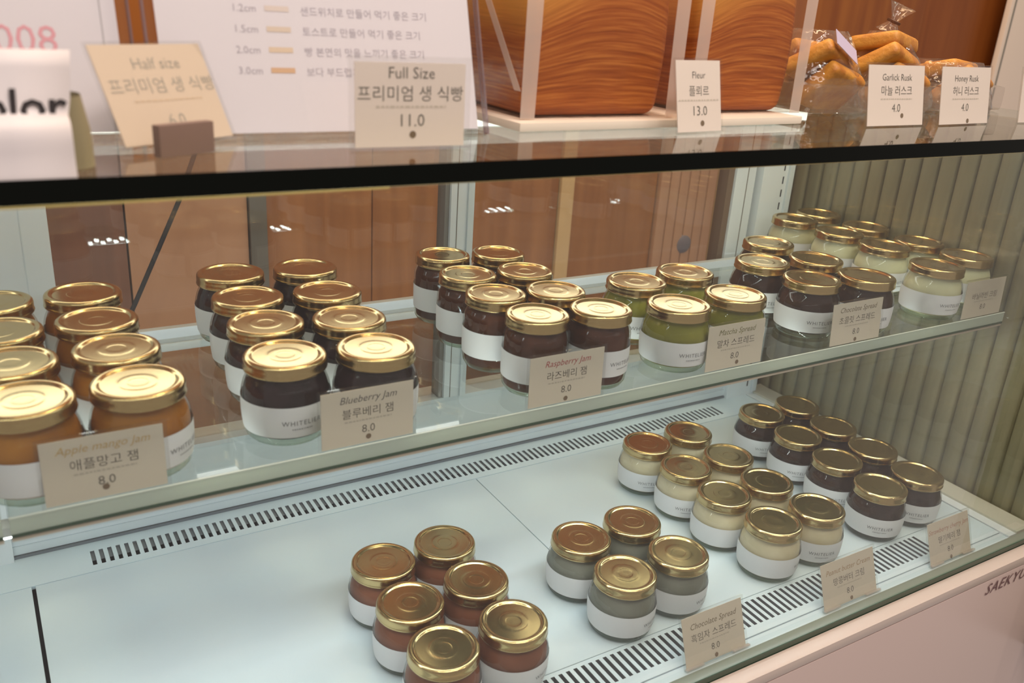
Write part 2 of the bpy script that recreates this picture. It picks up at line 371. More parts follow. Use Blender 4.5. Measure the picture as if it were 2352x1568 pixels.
box('door_stile', (0.4835, 0.513, YB - 0.012, YB + 0.014, -0.4885, -0.1455), M_WHITE, d1, 0.001)
box('stile_groove', (0.4915, 0.4925, YB - 0.0125, YB - 0.0118, -0.4885, -0.1455), M_GASKET, d1)
box('stile_bead', (0.505, 0.5132, YB - 0.0155, YB - 0.012, -0.4885, -0.1455), M_ALU, d1, 0.001)
box('brush_seal', (0.4775, 0.4835, YB - 0.008, YB + 0.012, -0.4885, -0.1455), M_GASKET, d1, 0.001)
d2 = door(0.513, 0.945, YB + 0.012)
box('door_stile', (0.951, 0.990, YB - 0.004, YB + 0.02, -0.4885, -0.1455), M_WHITE, d2, 0.001)
box('stile_groove', (0.9735, 0.975, YB - 0.0044, YB - 0.0038, -0.4885, -0.1455), M_GASKET, d2)
box('brush_seal', (0.9395, 0.951, YB, YB + 0.02, -0.4885, -0.1455), pbr('brown_brush', (0.17, 0.11, 0.07), 0.7), d2, 0.001)
# glass: front pane, end pane, counter top
fg = box('front_glass', (X0, 1.089, YF - 0.001, YF + 0.007, ZD, -0.1045), M_PANE, case)
e_ = box('bottom_edge', (X0, 1.090, YF - 0.0015, YF + 0.0095, ZD - 0.012, ZD + 0.0015), M_EDGEGREY, fg, 0.0006); e_['label'] = 'grey green bottom edge of the front glass'
e_ = box('edge_dark_line', (X0, 1.090, YF - 0.0022, YF - 0.0012, ZD - 0.012, ZD + 0.0015), M_EDGEDEEP, fg); e_['label'] = 'deep green edge line'  # dark green outer line of the glass edge
eg = box('end_glass', (1.0915, 1.0965, YF + 0.010, YB - 0.013, ZD + 0.0045, -0.1045), M_PANE, case)
tg = box('counter_glass', (X0, 1.10, YF, YB + 0.03, ZT - 0.010, ZT), M_TOPGLASS, case); tg['label'] = 'thick clear glass counter top'
e_ = box('front_edge', (X0, 1.30, YF - 0.0012, YF - 0.0002, ZT - 0.0115, ZT + 0.0002), M_EDGEBLACK, tg); e_['label'] = 'near black front edge of the counter glass'
e_ = box('edge_bevel', (X0, 0.20, YF - 0.0014, YF, ZT - 0.0128, ZT - 0.0117), pbr('yellow_glint', (0.75, 0.62, 0.22), 0.15, 0.6), tg, 0.0003); e_['label'] = 'thin yellow glint painted on the bevel under the edge'  # yellow colour stands in for the glint along the lower edge
# light strips
ls = box('light_strip', (X0, 1.05, YB - 0.026, YB - 0.0205, -0.1450, -0.1052), M_ALU, case, 0.001)
box('diffuser', (X0 + 0.002, 1.048, YB - 0.0285, YB - 0.0262, -0.1430, -0.1075), M_LEDB, ls)
lf_ = box('light_strip', (X0, 1.05, YF + 0.0115, YF + 0.0220, ZT - 0.0150, ZT - 0.0112), pbr('brass_profile', (0.55, 0.47, 0.22), 0.3, 0.7), case, 0.0004)
box('diffuser', (X0 + 0.002, 1.048, YF + 0.0222, YF + 0.0240, ZT - 0.0150, ZT - 0.0124), pbr('front_led_bar', (1, 1, 1), 0.5, emit=(0.80, 0.93, 1.0), estr=LED_FRONT), lf_)
hd_ = box('added_light_shield', (X0, 1.05, YF + 0.0221, YF + 0.0400, ZT - 0.0119, ZT - 0.0112), MATS['brass_profile'], lf_)  # added to keep the diffuser's light from rising through the counter glass
# reeded end wall: one slat per piece
ew = box('end_wall', (1.1015, 1.12, 0.36, 1.0, -0.75, -0.104), pbr('olive_backing', (0.20, 0.175, 0.11), 0.7), None); ew.name = 'wall_end'; ew['kind'] = 'structure'
def slat_me():
    pr = [(-0.0126, 0.0), (-0.0122, -0.0032), (-0.010, -0.0056), (-0.005, -0.0068), (0, -0.0072), (0.005, -0.0068), (0.010, -0.0056), (0.0122, -0.0032), (0.0126, 0.0)]
    v = [(1.1015 + x, y, -0.72) for y, x in pr] + [(1.1015 + x, y, -0.1045) for y, x in pr]; n = len(pr)
    return mesh_from('slat', v, [(i, i + 1, n + i + 1, n + i) for i in range(n - 1)], True, [M_SLAT])
sm = slat_me()
for i in range(23): add('slat', sm, ew, (0, 0.962 - i * 0.0264, 0))
box('corner_gap_strip', (1.064, 1.1015, 0.966, 0.985, -0.72, -0.1045), wood('umber_gap_shade', (0.10, 0.06, 0.03), (0.14, 0.09, 0.05)), ew)  # dark brown strip put in for the shade of the gap beside the slats

# ------------------------------------------------------------------ the glass shelf
def shelf(x0, x1, label):
    s = box('glass_shelf', (x0, x1, YSF + 0.0016, YSB, ZS - 0.012, ZS), M_SHELF); tag(s, label, 'shelf')
    e = box('front_edge', (x0, x1, YSF, YSF + 0.0015, ZS - 0.0122, ZS), M_EDGEGREEN, s, 0.0004); e['label'] = 'pale green polished front edge'
    e = box('top_arris', (x0, x1, YSF - 0.0003, YSF + 0.0008, ZS - 0.0006, ZS + 0.0002), M_EDGELIGHT, s); e['label'] = 'thin bright upper arris'
    e = box('edge_bevel', (x0, x1, YSF - 0.0003, YSF + 0.002, ZS - 0.0148, ZS - 0.0123), M_EDGEDEEP, s, 0.0005); e['label'] = 'deep green lower bevel'
    e = box('light_profile', (x0, x1, YSF + 0.0005, YSF + 0.009, ZS - 0.0178, ZS - 0.0149), pbr('beige_profile', (0.50, 0.44, 0.36), 0.45), s, 0.0004); e['label'] = 'slim beige light profile'
    v, f = [], []
    n = int((min(x1, 1.046) - x0) / 0.016)
    for i in range(n):
        for r in range(2):
            x = x0 + 0.008 + i * 0.016 + r * 0.008; z = ZS - 0.0188 + r * 0.0036; k = len(v); y = YSF + 0.0237
            v += [(x - 0.0028, y, z - 0.0014), (x + 0.0028, y, z - 0.0014), (x + 0.0028, y, z + 0.0014), (x - 0.0028, y, z + 0.0014)]; f.append((k + 3, k + 2, k + 1, k))
    add('led_dots', mesh_from('led_dots', v, f, mats=[M_LED]), s)['label'] = 'two rows of tiny white light dots'
    return s
shelf(-0.0082, 1.084, 'long clear glass shelf with greenish edge carrying rows of jam jars')
shelf(X0, -0.0125, 'clear glass shelf piece at the left photo edge, beyond the gap')
lp = box('lamp_profile', (X0, 1.05, YSF + 0.0115, YSF + 0.0235, ZS - 0.0204, ZS - 0.0130), M_WHITE, None, 0.0005)
tag(lp, 'slim white lamp under the front of the long glass shelf', 'lamp')
box('diffuser', (X0, 1.048, YSF + 0.0125, YSF + 0.0225, ZS - 0.0216, ZS - 0.0205), pbr('shelf_led_bar', (1, 1, 1), 0.5, emit=(0.88, 0.97, 1.0), estr=15.0), lp)

# ------------------------------------------------------------------ jars
SEG = 44
def lid_profile(R_):
    k = R_ / 0.0315
    p = [(0, -1.45), (3, -1.45), (6.6, -1.45), (6.8, -1.44), (7.3, -1.34), (7.5, -1.33), (12.4, -1.33), (12.6, -1.34), (13.2, -1.45), (13.4, -1.47), (16, -1.5), (23.2, -1.5), (24.2, -1.52), (24.5, -1.5), (24.9, -1.3), (25.5, -0.55), (26.4, -0.1), (27.6, 0.08), (28.6, 0.05), (29.6, -0.2), (30.5, -0.75), (31.1, -1.8), (31.3, -3.0), (31.3, -5), (31.3, -7.8), (31.5, -8.6), (31.8, -9.4), (31.5, -10.2), (30.6, -10.4)]
    return [(r * k * 0.001, z * 0.001) for r, z in p]
LIDM = {}
def jar_meshes(kind, fill_mat):
    key = (kind, fill_mat.name)
    if key in LIDM: return LIDM[key]
    base_o = [(0.0, 0.0012), (0.0245, 0.0012), (0.0272, 0.0), (0.0292, 0.0008), (0.0312, 0.0032), (0.0325, 0.0068), (0.0334, 0.012), (0.0340, 0.020), (0.0342, 0.028), (0.0340, 0.0335), (0.0332, 0.0385), (0.0318, 0.0430), (0.0300, 0.0468), (0.0287, 0.0495), (0.0284, 0.0530)]
    if kind in ('deck', 'low', 'tall'):
        H, R_ = {'deck': 0.0622, 'low': 0.0620, 'tall': 0.0650}[kind], 0.0315
        q = H / 0.0615
        outer = [(r, z * q) for r, z in base_o]; lab = (0.0345, 0.0085 * q, 0.0325 * q)
    else:
        H, R_ = 0.0715, 0.0287
        outer = [(0.0, 0.0012), (0.020, 0.0012), (0.0225, 0.0), (0.0255, 0.0012), (0.0280, 0.0055), (0.0291, 0.012), (0.0295, 0.020), (0.0296, 0.032), (0.0296, 0.0455), (0.0293, 0.0505), (0.0284, 0.0543), (0.0272, 0.0567), (0.0266, 0.0590), (0.0264, 0.0630)]
        lab = (0.0299, 0.0145, 0.0395)
    foot_z = 0.0032
    inner = [(0.0, foot_z), (0.020, foot_z)] + [(max(r - 0.0016, 0.0), z) for r, z in outer if z > foot_z + 0.0005]
    inner += [(0.0, outer[-1][1])]
    me_j = lathe_me(outer, SEG); me_j.materials.append(M_JAR)
    ft = [(r, z) for r, z in outer if z <= 0.0066]
    me_ft = lathe_me([(0.0, 0.0014)] + [(r + 0.0002, z) for r, z in ft[1:]] , SEG); me_ft.materials.append(M_FOOT)
    me_f = lathe_me(inner, SEG); me_f.materials.append(fill_mat)
    me_l = lathe_me(lid_profile(R_), SEG); me_l.materials.append(M_GOLD)
    v, f = [], []
    n = 44; a0 = -PI / 2 - PI * 0.97; a1 = -PI / 2 + PI * 0.97
    rows = 4
    for j in range(rows + 1):
        z = lab[1] + (lab[2] - lab[1]) * j / rows
        rr = lab[0]
        for r_, z_ in outer: pass
        for q in range(len(outer) - 1):
            if outer[q][1] <= z <= outer[q + 1][1] and outer[q + 1][1] > outer[q][1]:
                t = (z - outer[q][1]) / (outer[q + 1][1] - outer[q][1]); rr = outer[q][0] + t * (outer[q + 1][0] - outer[q][0]) + 0.0003
        for i in range(n + 1):
            a = a0 + (a1 - a0) * i / n; v.append((rr * math.cos(a), rr * math.sin(a), z))
    for j in range(rows):
        for i in range(n):
            b = j * (n + 1) + i; f.append((b, b + 1, b + n + 2, b + n + 1))
    me_lab = mesh_from('label', v, f, True, [M_LABEL])
    zt = lab[1] + (lab[2] - lab[1]) * 0.42
    me_t = bend(text_me('WHITELIER', 0.0054, M_PRINT, 0, 'CENTER', 1.2), lab[0] + 0.0001, -PI / 2)
    me_t2 = bend(dashes_me(0.016, 0.0007, M_PRINT, 8), lab[0] + 0.0001, -PI / 2)
    LIDM[key] = (me_j, me_ft, me_f, me_l, me_lab, me_t, me_t2, H, zt)
    return LIDM[key]
def make_jar(name, label, group, x, y, z0, kind, fill_mat, rz):
    me_j, me_ft, me_f, me_l, me_lab, me_t, me_t2, H, zt = jar_meshes(kind, fill_mat)
    t = thing(name, label, 'jar', (x, y, z0), (0, 0, rz), group)
    add('glass_body', me_j, t); add('glass_foot', me_ft, t); add('filling', me_f, t)
    add('lid', me_l, t, (0, 0, H))
    lb = add('paper_label', me_lab, t)
    add('brand_print', me_t, lb, (0, 0, zt)); add('fine_print', me_t2, lb, (0, 0, zt - 0.0035))
    return t
JARS = {'A1': (0.2964, 0.6752),
 'A2': (0.365, 0.6783),
 'A3': (0.3644, 0.6101),
 'A4': (0.2936, 0.607),
 'A5': (0.3652, 0.5419),
 'A6': (0.2934, 0.5388),
 'B1': (0.4975, 0.6238),
 'B2': (0.567, 0.6259),
 'B3': (0.5019, 0.5543),
 'B4': (0.5742, 0.5581),
 'C1': (0.6991, 0.7623),
 'C2': (0.7705, 0.765),
 'C3': (0.7041, 0.6938),
 'C4': (0.7742, 0.6931),
 'C5': (0.7029, 0.6256),
 'C6': (0.7713, 0.6248),
 'C7': (0.7118, 0.557),
 'C8': (0.7809, 0.5561),
 'D1': (0.9087, 0.7666),
 'D2': (0.978, 0.7653),
 'D3': (0.904, 0.6963),
 'D4': (0.9721, 0.6949),
 'D5': (0.8983, 0.6258),
 'D6': (0.9684, 0.6266),
 'D7': (0.8936, 0.5565),
 'D8': (0.9645, 0.5568),
 'P1': (0.0014, 0.8152),
 'P3': (0.003, 0.7429),
 'P5': (0.0069, 0.6748),
 'P7': (0.0104, 0.6065),
 'P2': (0.0712, 0.8162),
 'P4': (0.0728, 0.7439),
 'P6': (0.0772, 0.6759),
 'P8': (0.0809, 0.6075),
 'Q1': (0.2025, 0.8326),
 'Q2': (0.2741, 0.8262),
 'Q3': (0.1985, 0.7584),
 'Q4': (0.2694, 0.7496),
 'Q5': (0.1944, 0.6899),
 'Q6': (0.2623, 0.6762),
 'Q7': (0.1878, 0.6177),
 'Q8': (0.2574, 0.6065),
 'R1': (0.4161, 0.8046),
 'R2': (0.4766, 0.7919),
 'R3': (0.4085, 0.7349),
 'R4': (0.4696, 0.7258),
 'R5': (0.4046, 0.6724),
 'R6': (0.4642, 0.6611),
 'R7': (0.411, 0.61),
 'R8': (0.4743, 0.6019),
 'S1': (0.5796, 0.6815),
 'S2': (0.6538, 0.6902),
 'S3': (0.5725, 0.6065),
 'S4': (0.6518, 0.6107),
 'T1': (0.8477, 0.7536),
 'T2': (0.7738, 0.6919),
 'T3': (0.8484, 0.6782),
 'T4': (0.7771, 0.6211),
 'T5': (0.8502, 0.6065),
 'U1': (0.9914, 0.8412),
 'U2': (1.056, 0.8546),
 'U3': (0.9924, 0.7639),
 'U4': (1.0598, 0.7746),
 'U5': (0.9947, 0.6935),
 'U6': (1.0628, 0.692),
 'U7': (0.9784, 0.6065),
 'U8': (1.0618, 0.6225)}
def fill(name, c1, c2, sc=40, rough=0.35):
    return pbr(name, c1, 0.8, noise=(sc, c2), spec=0.1)
KINDS = {
 'P': ('mango_jam_jar', 'orange mango jam', 'mango jam jars on the glass shelf', 'tall', fill('mango_jam', (0.36, 0.13, 0.015), (0.50, 0.21, 0.03), 30)),
 'Q': ('blueberry_jam_jar', 'near black blueberry jam', 'blueberry jam jars on the glass shelf', 'tall', fill('blueberry_jam', (0.013, 0.005, 0.007), (0.032, 0.013, 0.018), 60)),
 'R': ('raspberry_jam_jar', 'dark red raspberry jam', 'slim raspberry jam jars on the glass shelf', 'slim', fill('raspberry_jam', (0.055, 0.014, 0.005), (0.10, 0.028, 0.010), 50)),
 'S': ('matcha_spread_jar', 'olive green matcha spread', 'matcha spread jars on the glass shelf', 'low', fill('matcha_spread', (0.22, 0.21, 0.025), (0.29, 0.27, 0.045), 25)),
 'T': ('chocolate_spread_jar', 'dark brown chocolate spread', 'chocolate spread jars on the glass shelf', 'low', fill('chocolate_spread', (0.030, 0.012, 0.008), (0.055, 0.022, 0.014), 30)),
 'U': ('vanilla_cream_jar', 'pale vanilla cream', 'vanilla cream jars on the glass shelf', 'low', fill('vanilla_cream', (0.66, 0.64, 0.42), (0.72, 0.71, 0.50), 20)),
 'A': ('caramel_spread_jar', 'reddish brown spread', 'reddish brown spread jars on the white deck', 'deck', fill('brown_spread', (0.20, 0.068, 0.034), (0.27, 0.098, 0.052), 25)),
 'B': ('sesame_spread_jar', 'grey sesame spread', 'grey sesame spread jars on the white deck', 'deck', fill('sesame_spread', (0.20, 0.21, 0.175), (0.25, 0.255, 0.215), 25)),
 'C': ('peanut_cream_jar', 'pale cream peanut butter', 'peanut butter cream jars on the white deck', 'deck', fill('peanut_cream', (0.62, 0.54, 0.36), (0.72, 0.65, 0.46), 35)),
 'D': ('strawberry_jam_jar', 'blackish red jam', 'blackish jam jars on the white deck', 'deck', fill('dark_jam', (0.016, 0.006, 0.004), (0.042, 0.016, 0.010), 60)),
}
ROWS = {  # key -> (row words, column words)
 'P': {'P7': ('front', 'left'), 'P8': ('front', 'right'), 'P5': ('second', 'left'), 'P6': ('second', 'right'), 'P3': ('third', 'left'), 'P4': ('third', 'right'), 'P1': ('back', 'left'), 'P2': ('back', 'right')},
 'S': {'S3': ('front', 'left'), 'S4': ('front', 'right'), 'S1': ('back', 'left'), 'S2': ('back', 'right')},
 'T': {'T4': ('front', 'left'), 'T5': ('front', 'right'), 'T2': ('middle', 'left'), 'T3': ('middle', 'right'), 'T1': ('back', 'only')},
 'B': {'B3': ('front', 'left'), 'B4': ('front', 'right'), 'B1': ('back', 'left'), 'B2': ('back', 'right')},
 'A': {'A6': ('front', 'left'), 'A5': ('front', 'right'), 'A4': ('middle', 'left'), 'A3': ('middle', 'right'), 'A1': ('back', 'left'), 'A2': ('back', 'right')},
}
for k in 'QRUCD':
    ROWS[k] = {}
    for i, row in enumerate(('back', 'third', 'second', 'front')):
        ROWS[k][k + str(2 * i + 1)] = (row, 'left'); ROWS[k][k + str(2 * i + 2)] = (row, 'right')
TURN = {'A': 1.2, 'B': 1.2, 'P': 0.9, 'R': 0.9, 'U': 0.9, 'Q': 0.38, 'S': 0.55, 'T': 0.5, 'C': 0.38, 'D': 0.40}   # how far the print sits to the right of the viewer's side
rj = random.Random(11)
for key in sorted(JARS):
    x, y = JARS[key]; g = key[0]
    nm, what, grp, kind, fm = KINDS[g]
    row, colm = ROWS[g][key]
    where = 'glass shelf' if g in 'PQRSTU' else 'white deck'
    if key == 'T1': lab = 'gold-lidded jar of %s standing alone at the back of its cluster' % what
    else: lab = 'jar of %s, %s row, %s column, on the %s' % (what, row, colm, where)
    turn = TURN[g] - math.atan2(x, y) + rj.uniform(-0.12, 0.12)
    if key in ('C7', 'C5'): turn += 1.0
    make_jar(nm, lab, grp, x, y, (ZS if g in 'PQRSTU' else ZD) + 0.0002, kind, fm, turn)

# ------------------------------------------------------------------ price cards
def price_card(label, loc, yaw, lean, w_, h_, lines, paper, dot, group, sleeve=0.0025, foot=None):
    """lines: (name, body, size, z, material, shear)"""
    t = thing('price_card', label, 'price card', loc, (-lean, 0, yaw), group)
    box('paper', (-w_ / 2, w_ / 2, -0.0003, 0.0003, 0.0012, h_), paper, t)
    box('sleeve', (-w_ / 2 - sleeve, w_ / 2 + sleeve, -0.0010, 0.0010, 0.0, h_ + sleeve), M_ACRYL, t)
    for nm, body, size, z, m, sh in lines:
        me = dashes_me(size, 0.0011, m, 12, len(body)) if nm == 'fine_print' else text_me(body, size, m, sh, 'CENTER', 1.0, -size * 0.005)
        add(nm, me, t, (0, -0.0005, z))
    if dot is not None:
        d = add('round_mark', disc_me(0.0022, M_BROWNDOT), t, (dot[0], -0.0005, dot[1])); d['label'] = 'small brown round mark'
    if foot:
        box('foot', (-w_ / 2 - sleeve, w_ / 2 + sleeve, -foot, 0.001, 0.0, 0.0015), M_ACRYL, t)
        if foot > 0.0035:
            for a_, b_ in ((-w_ / 2 - sleeve, -w_ / 4), (w_ / 4, w_ / 2 + sleeve)):
                box('clip', (a_, b_, -foot - 0.0002, -0.0012, 0.0016, 0.0030), M_FROST, t)
    return t
def ink(name, c): return pbr(name, c, 0.7)
def jam_lines(title, tcol, name, w_=0.077):
    L = []
    if title: L.append(('title_text', title, 0.0082, 0.0365, tcol, 0.28))
    L += [('name_text', name, 0.0088, 0.0245, M_INK, 0), ('fine_print', name, w_ * 0.5, 0.0205, ink('faint_ink', (0.5, 0.46, 0.39)), 0), ('price_text', '8.0', 0.0092, 0.0105, M_INK, 0)]
    return L
GS = 'price cards along the glass shelf'
YC = 0.5706
price_card('cream price card for mango jam, foremost at left on the glass shelf', (0.0512, YC, ZS), 0.0, 0.03, 0.075, 0.0468, jam_lines('Apple mango Jam', ink('mango_ink', (0.58, 0.40, 0.17)), '애플망고 잼'), M_CARD, (-0.001, 0.0085), GS)
price_card('cream price card for blueberry jam before the near black jars', (0.2366, YC, ZS), 0.0, 0.03, 0.075, 0.0468, jam_lines('Blueberry Jam', ink('navy_ink', (0.14, 0.13, 0.13)), '블루베리 잼'), M_CARD, (0.0, 0.0065), GS)
price_card('cream price card with red title before the raspberry jars', (0.4205, YC, ZS), 0.0, 0.03, 0.077, 0.0468, jam_lines('Raspberry Jam', ink('red_ink', (0.45, 0.08, 0.09)), '라즈베리 잼'), M_CARD, (0.0, 0.0045), GS)
price_card('cream price card with green title before the olive matcha jars', (0.6216, YC, ZS), 0.0, 0.06, 0.075, 0.0468, jam_lines('Matcha Spread', ink('green_ink', (0.22, 0.21, 0.08)), '말차 스프레드'), M_CARD, (0.004, 0.006), GS)
price_card('cream price card for chocolate spread before the dark brown shelf jars', (0.8025, YC, ZS), 0.0, 0.10, 0.080, 0.0468, jam_lines('Chocolate Spread', ink('cocoa_ink', (0.20, 0.16, 0.10)), '초콜릿 스프레드'), M_CARD, (0.0, 0.0045), GS)
price_card('cream price card for vanilla cream at the far right shelf end', (1.0335, YC, ZS), 0.0, 0.05, 0.078, 0.0468, jam_lines('', M_INK, '바닐라빈 크림'), M_CARD, None, GS)
GD = 'price cards on the front of the white deck'
price_card('cream price card for sesame spread on the deck before grey jars', (0.5565, 0.4695, ZD), 0.0, 0.36, 0.077, 0.050, jam_lines('Chocolate Spread', ink('cocoa_ink', (0.2, 0.16, 0.1)), '흑임자 스프레드'), M_CARD, (0.0, 0.0045), GD, foot=0.004)
price_card('cream price card for peanut butter cream on the deck before cream jars', (0.752, 0.4695, ZD), 0.0, 0.36, 0.084, 0.050, jam_lines('Peanut butter Cream', ink('tan_ink', (0.42, 0.29, 0.16)), '땅콩버터 크림'), M_CARD, (0.001, 0.0045), GD, foot=0.004)
price_card('cream price card with pinkish title on the deck before blackish jars', (0.929, 0.4695, ZD), 0.0, 0.36, 0.077, 0.050, jam_lines('Strawberry cherry Jam', ink('rose_ink', (0.50, 0.27, 0.20)), '딸기체리 잼'), M_CARD, (0.0, 0.0035), GD, foot=0.004)
GT = 'price cards on the counter glass'
def bread_lines(t1, t2, price, s1=0.0095, s2=0.0100):
    return [('title_text', t1, s1, 0.0415, M_INK, 0), ('name_text', t2, s2, 0.0290, M_INK, 0), ('fine_print', t2, 0.046, 0.0245, ink('fine_ink', (0.60, 0.53, 0.46)), 0), ('price_text', price, 0.0105, 0.0135, M_INK, 0)]
price_card('pale price card reading Full Size in front of the big white sign', (0.2355, 0.503, ZT), -0.02, 0.03, 0.072, 0.0505, bread_lines('Full Size', '프리미엄 생 식빵', '11.0'), M_CARDTOP, (0.001, 0.0085), GT, sleeve=0.0035, foot=0.003)
price_card('narrow pale price card before the layered loaves', (0.497, 0.530, ZT), 0.10, 0.22, 0.050, 0.055, bread_lines('Fleur', '플뢰르', '13.0', 0.0075, 0.0085), M_CARDTOP, (0.003, 0.0075), GT, sleeve=0.0015)
price_card('pale price card reading Garlick Rusk before the rusk bag', (0.7445, 0.536, ZT), 0.02, 0.20, 0.082, 0.055, bread_lines('Garlick Rusk', '마늘 러스크', '4.0', 0.0085, 0.0095), M_CARDTOP, (0.009, 0.010), GT, sleeve=0.0018)
price_card('pale price card reading Honey Rusk at the right of the counter', (0.850, 0.536, ZT), 0.05, 0.18, 0.085, 0.055, bread_lines('Honey Rusk', '허니 러스크', '4.0', 0.0085, 0.0095), M_CARDTOP, (0.006, 0.004), GT, sleeve=0.0018)
price_card('pale price card cut off by the right photo edge on the counter', (0.985, 0.536, ZT), 0.0, 0.15, 0.082, 0.055, [], M_CARDTOP, None, GT, sleeve=0.0018)
# the tan leaning card and its block
tan = thing('price_card', 'tan price card reading Half size, leaning back beside the white flyer', 'price card', (0.1050, 0.5222, ZT), (0, 0, math.radians(26.1)), GT)
tl = math.radians(28.3)
tl_e = [('title_text', 'Half size', 0.0092, 0.0430, M_INKGREY, 0), ('name_text', '프리미엄 생 식빵', 0.0098, 0.0300, M_INKGREY, 0), ('fine_print', 'half size', 0.044, 0.0245, ink('faint_tan_ink', (0.58, 0.44, 0.31)), 0), ('price_text', '6.0', 0.0095, 0.0105, M_INKGREY, 0)]
pp = box('paper', (-0.0355, 0.0355, -0.0003, 0.0003, 0.0010, 0.0570), M_TAN, tan, 0, (0, 0, 0.0034), (-tl, 0, 0))
box('sleeve', (-0.0372, 0.0372, -0.001, 0.001, 0.0, 0.0584), M_ACRYL, tan, 0, (0, 0, 0.0034), (-tl, 0, 0))
box('base_foot', (-0.0372, 0.0372, -0.001, 0.006, 0.0, 0.0032), M_ACRYL, tan)
for nm, body, size, z, m, sh in tl_e:
    me = dashes_me(size, 0.0009, m, 12, 5) if nm == 'fine_print' else text_me(body, size, m, sh, 'CENTER', 1.0, -size * 0.005)
    add(nm, me, pp, (0.002, -0.0005, z))
bk = box('card_block', (-0.0175, 0.0175, -0.006, 0.000, 0, 0.0170), pbr('brown_leatherette', (0.20, 0.125, 0.105), 0.6), None, 0.0008, (0.1010, 0.5075, ZT + 0.0002), (0, 0, math.radians(26)))
tag(bk, 'small purplish brown block standing before the tan Half size card', 'block')

# ------------------------------------------------------------------ big signs and the flyer
def acrylic_sign(label, loc, yaw, lean, w_, h_):
    t = thing('acrylic_sign', label, 'sign', loc, (-lean, 0, yaw))
    box('paper', (-w_ / 2 + 0.006, w_ / 2 - 0.006, -0.0003, 0.0003, 0.004, h_), pbr('sign_paper', (0.72, 0.68, 0.74), 0.6), t)
    box('holder', (-w_ / 2, w_ / 2, -0.003, 0.003, 0.0, h_ + 0.004), M_ACRYL, t, 0.0008)
    e = box('edge_strip', (w_ / 2, w_ / 2 + 0.0012, -0.003, 0.003, 0.0, h_ + 0.004), glass('acrylic_edge', (0.70, 0.62, 0.66), 1.45, haze=0.3, hazecol=(0.6, 0.5, 0.55)), t); e['label'] = 'violet tinted acrylic edge'
    e = box('edge_strip', (-w_ / 2 - 0.0012, -w_ / 2, -0.003, 0.003, 0.0, h_ + 0.004), MATS['acrylic_edge'], t); e['label'] = 'violet tinted acrylic edge'
    box('base_foot', (-w_ / 2, w_ / 2, 0.0, 0.004, -0.001, 0.003), M_ACRYL, t)
    return t
bs_ = acrylic_sign('large white sign listing bread slice thicknesses in an acrylic stand', (0.2055, 0.5475, ZT), 0.0, 0.285, 0.216, 0.30)
lav = ink('lavender_ink', (0.40, 0.36, 0.42))
for i, (cm, txt, bar) in enumerate((('1.2cm', '샌드위치로 만들어 먹기 좋은 크기', (0.70, 0.60, 0.56)), ('1.5cm', '토스트로 만들어 먹기 좋은 크기', (0.68, 0.56, 0.47)), ('2.0cm', '빵 본연의 맛을 느끼기 좋은 크기', (0.70, 0.55, 0.42)), ('3.0cm', '보다 부드럽게 먹기 좋은 크기', (0.66, 0.42, 0.26)))):
    z = 0.0755 - i * 0.0122
    add('size_text', text_me(cm, 0.0062, lav, 0, 'LEFT', 1.0, -0.00005), bs_, (-0.0585, -0.0005, z))
    v = [(-0.0385, 0, 0), (-0.0235, 0, 0), (-0.0235, 0, 0.0032), (-0.0385, 0, 0.0032)]
    add('colour_bar', mesh_from('colour_bar', v, [(0, 1, 2, 3)], mats=[ink('bar_ink_%d' % i, bar)]), bs_, (0, -0.0005, z + 0.0008))
    add('row_text', text_me(txt, 0.0062, lav, 0, 'LEFT', 1.0, -0.00005), bs_, (-0.0165, -0.0005, z - 0.0006))
b2 = acrylic_sign('white sign with pink numerals in an acrylic stand at upper left', (-0.0205, 0.560, ZT), 0.0, 0.285, 0.222, 0.30)
add('numeral_text', text_me('8008', 0.0215, ink('pink_ink', (0.74, 0.36, 0.42)), 0, 'RIGHT', 1.0), b2, (0.0735, -0.0005, 0.0475))
box('paper_edge', (0.0965, 0.0971, -0.0006, -0.0002, 0.004, 0.30), pbr('grey_line', (0.45, 0.43, 0.45), 0.7), b2)
# white flyer: bulging foot, crease, leaning back sheet
prof = [(0.4560, -0.1000), (0.4553, -0.0950), (0.4560, -0.0905), (0.4572, -0.0855), (0.4574, -0.0805), (0.4576, -0.0755), (0.4584, -0.0712), (0.4604, -0.0680), (0.4640, -0.0664), (0.4672, -0.0655), (0.4690, -0.0630), (0.4702, -0.0590), (0.4720, -0.0525), (0.4738, -0.0450), (0.4755, -0.0372)]
v, f = [], []
nx = 8
for j, (y, z) in enumerate(prof):
    for i in range(nx + 1):
        v.append((-0.16 + i * (0.2035 + 0.0009 * max(0, j - 9)) / nx, y - 0.0000, z))
for j in range(len(prof) - 1):
    for i in range(nx):
        b = j * (nx + 1) + i; f.append((b, b + 1, b + nx + 2, b + nx + 1))
fl = thing('flyer', 'white paper flyer curling over the counter front at left', 'flyer', (0, 0, 0))
sh = add('sheet', mesh_from('sheet', v, f, True, [pbr('flyer_paper', (0.70, 0.65, 0.68), 0.6)]), fl)
so = sh.modifiers.new('thickness', 'SOLIDIFY'); so.thickness = 0.0006
tx = add('flyer_text', text_me('color', 0.0205, ink('black_ink', (0.015, 0.01, 0.012)), 0.06, 'RIGHT', 1.0, 0.0004), fl, (0.0428, 0.4668, -0.0680), (-0.25, 0, 0)); tx['label'] = 'large black lettering half hidden by the bulge'
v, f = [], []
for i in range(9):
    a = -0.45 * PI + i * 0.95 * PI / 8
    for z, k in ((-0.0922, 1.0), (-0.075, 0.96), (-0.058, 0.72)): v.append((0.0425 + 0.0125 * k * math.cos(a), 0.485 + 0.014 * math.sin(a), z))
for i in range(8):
    for k in range(2): b = i * 3 + k; f.append((b, b + 1, b + 4, b + 3))
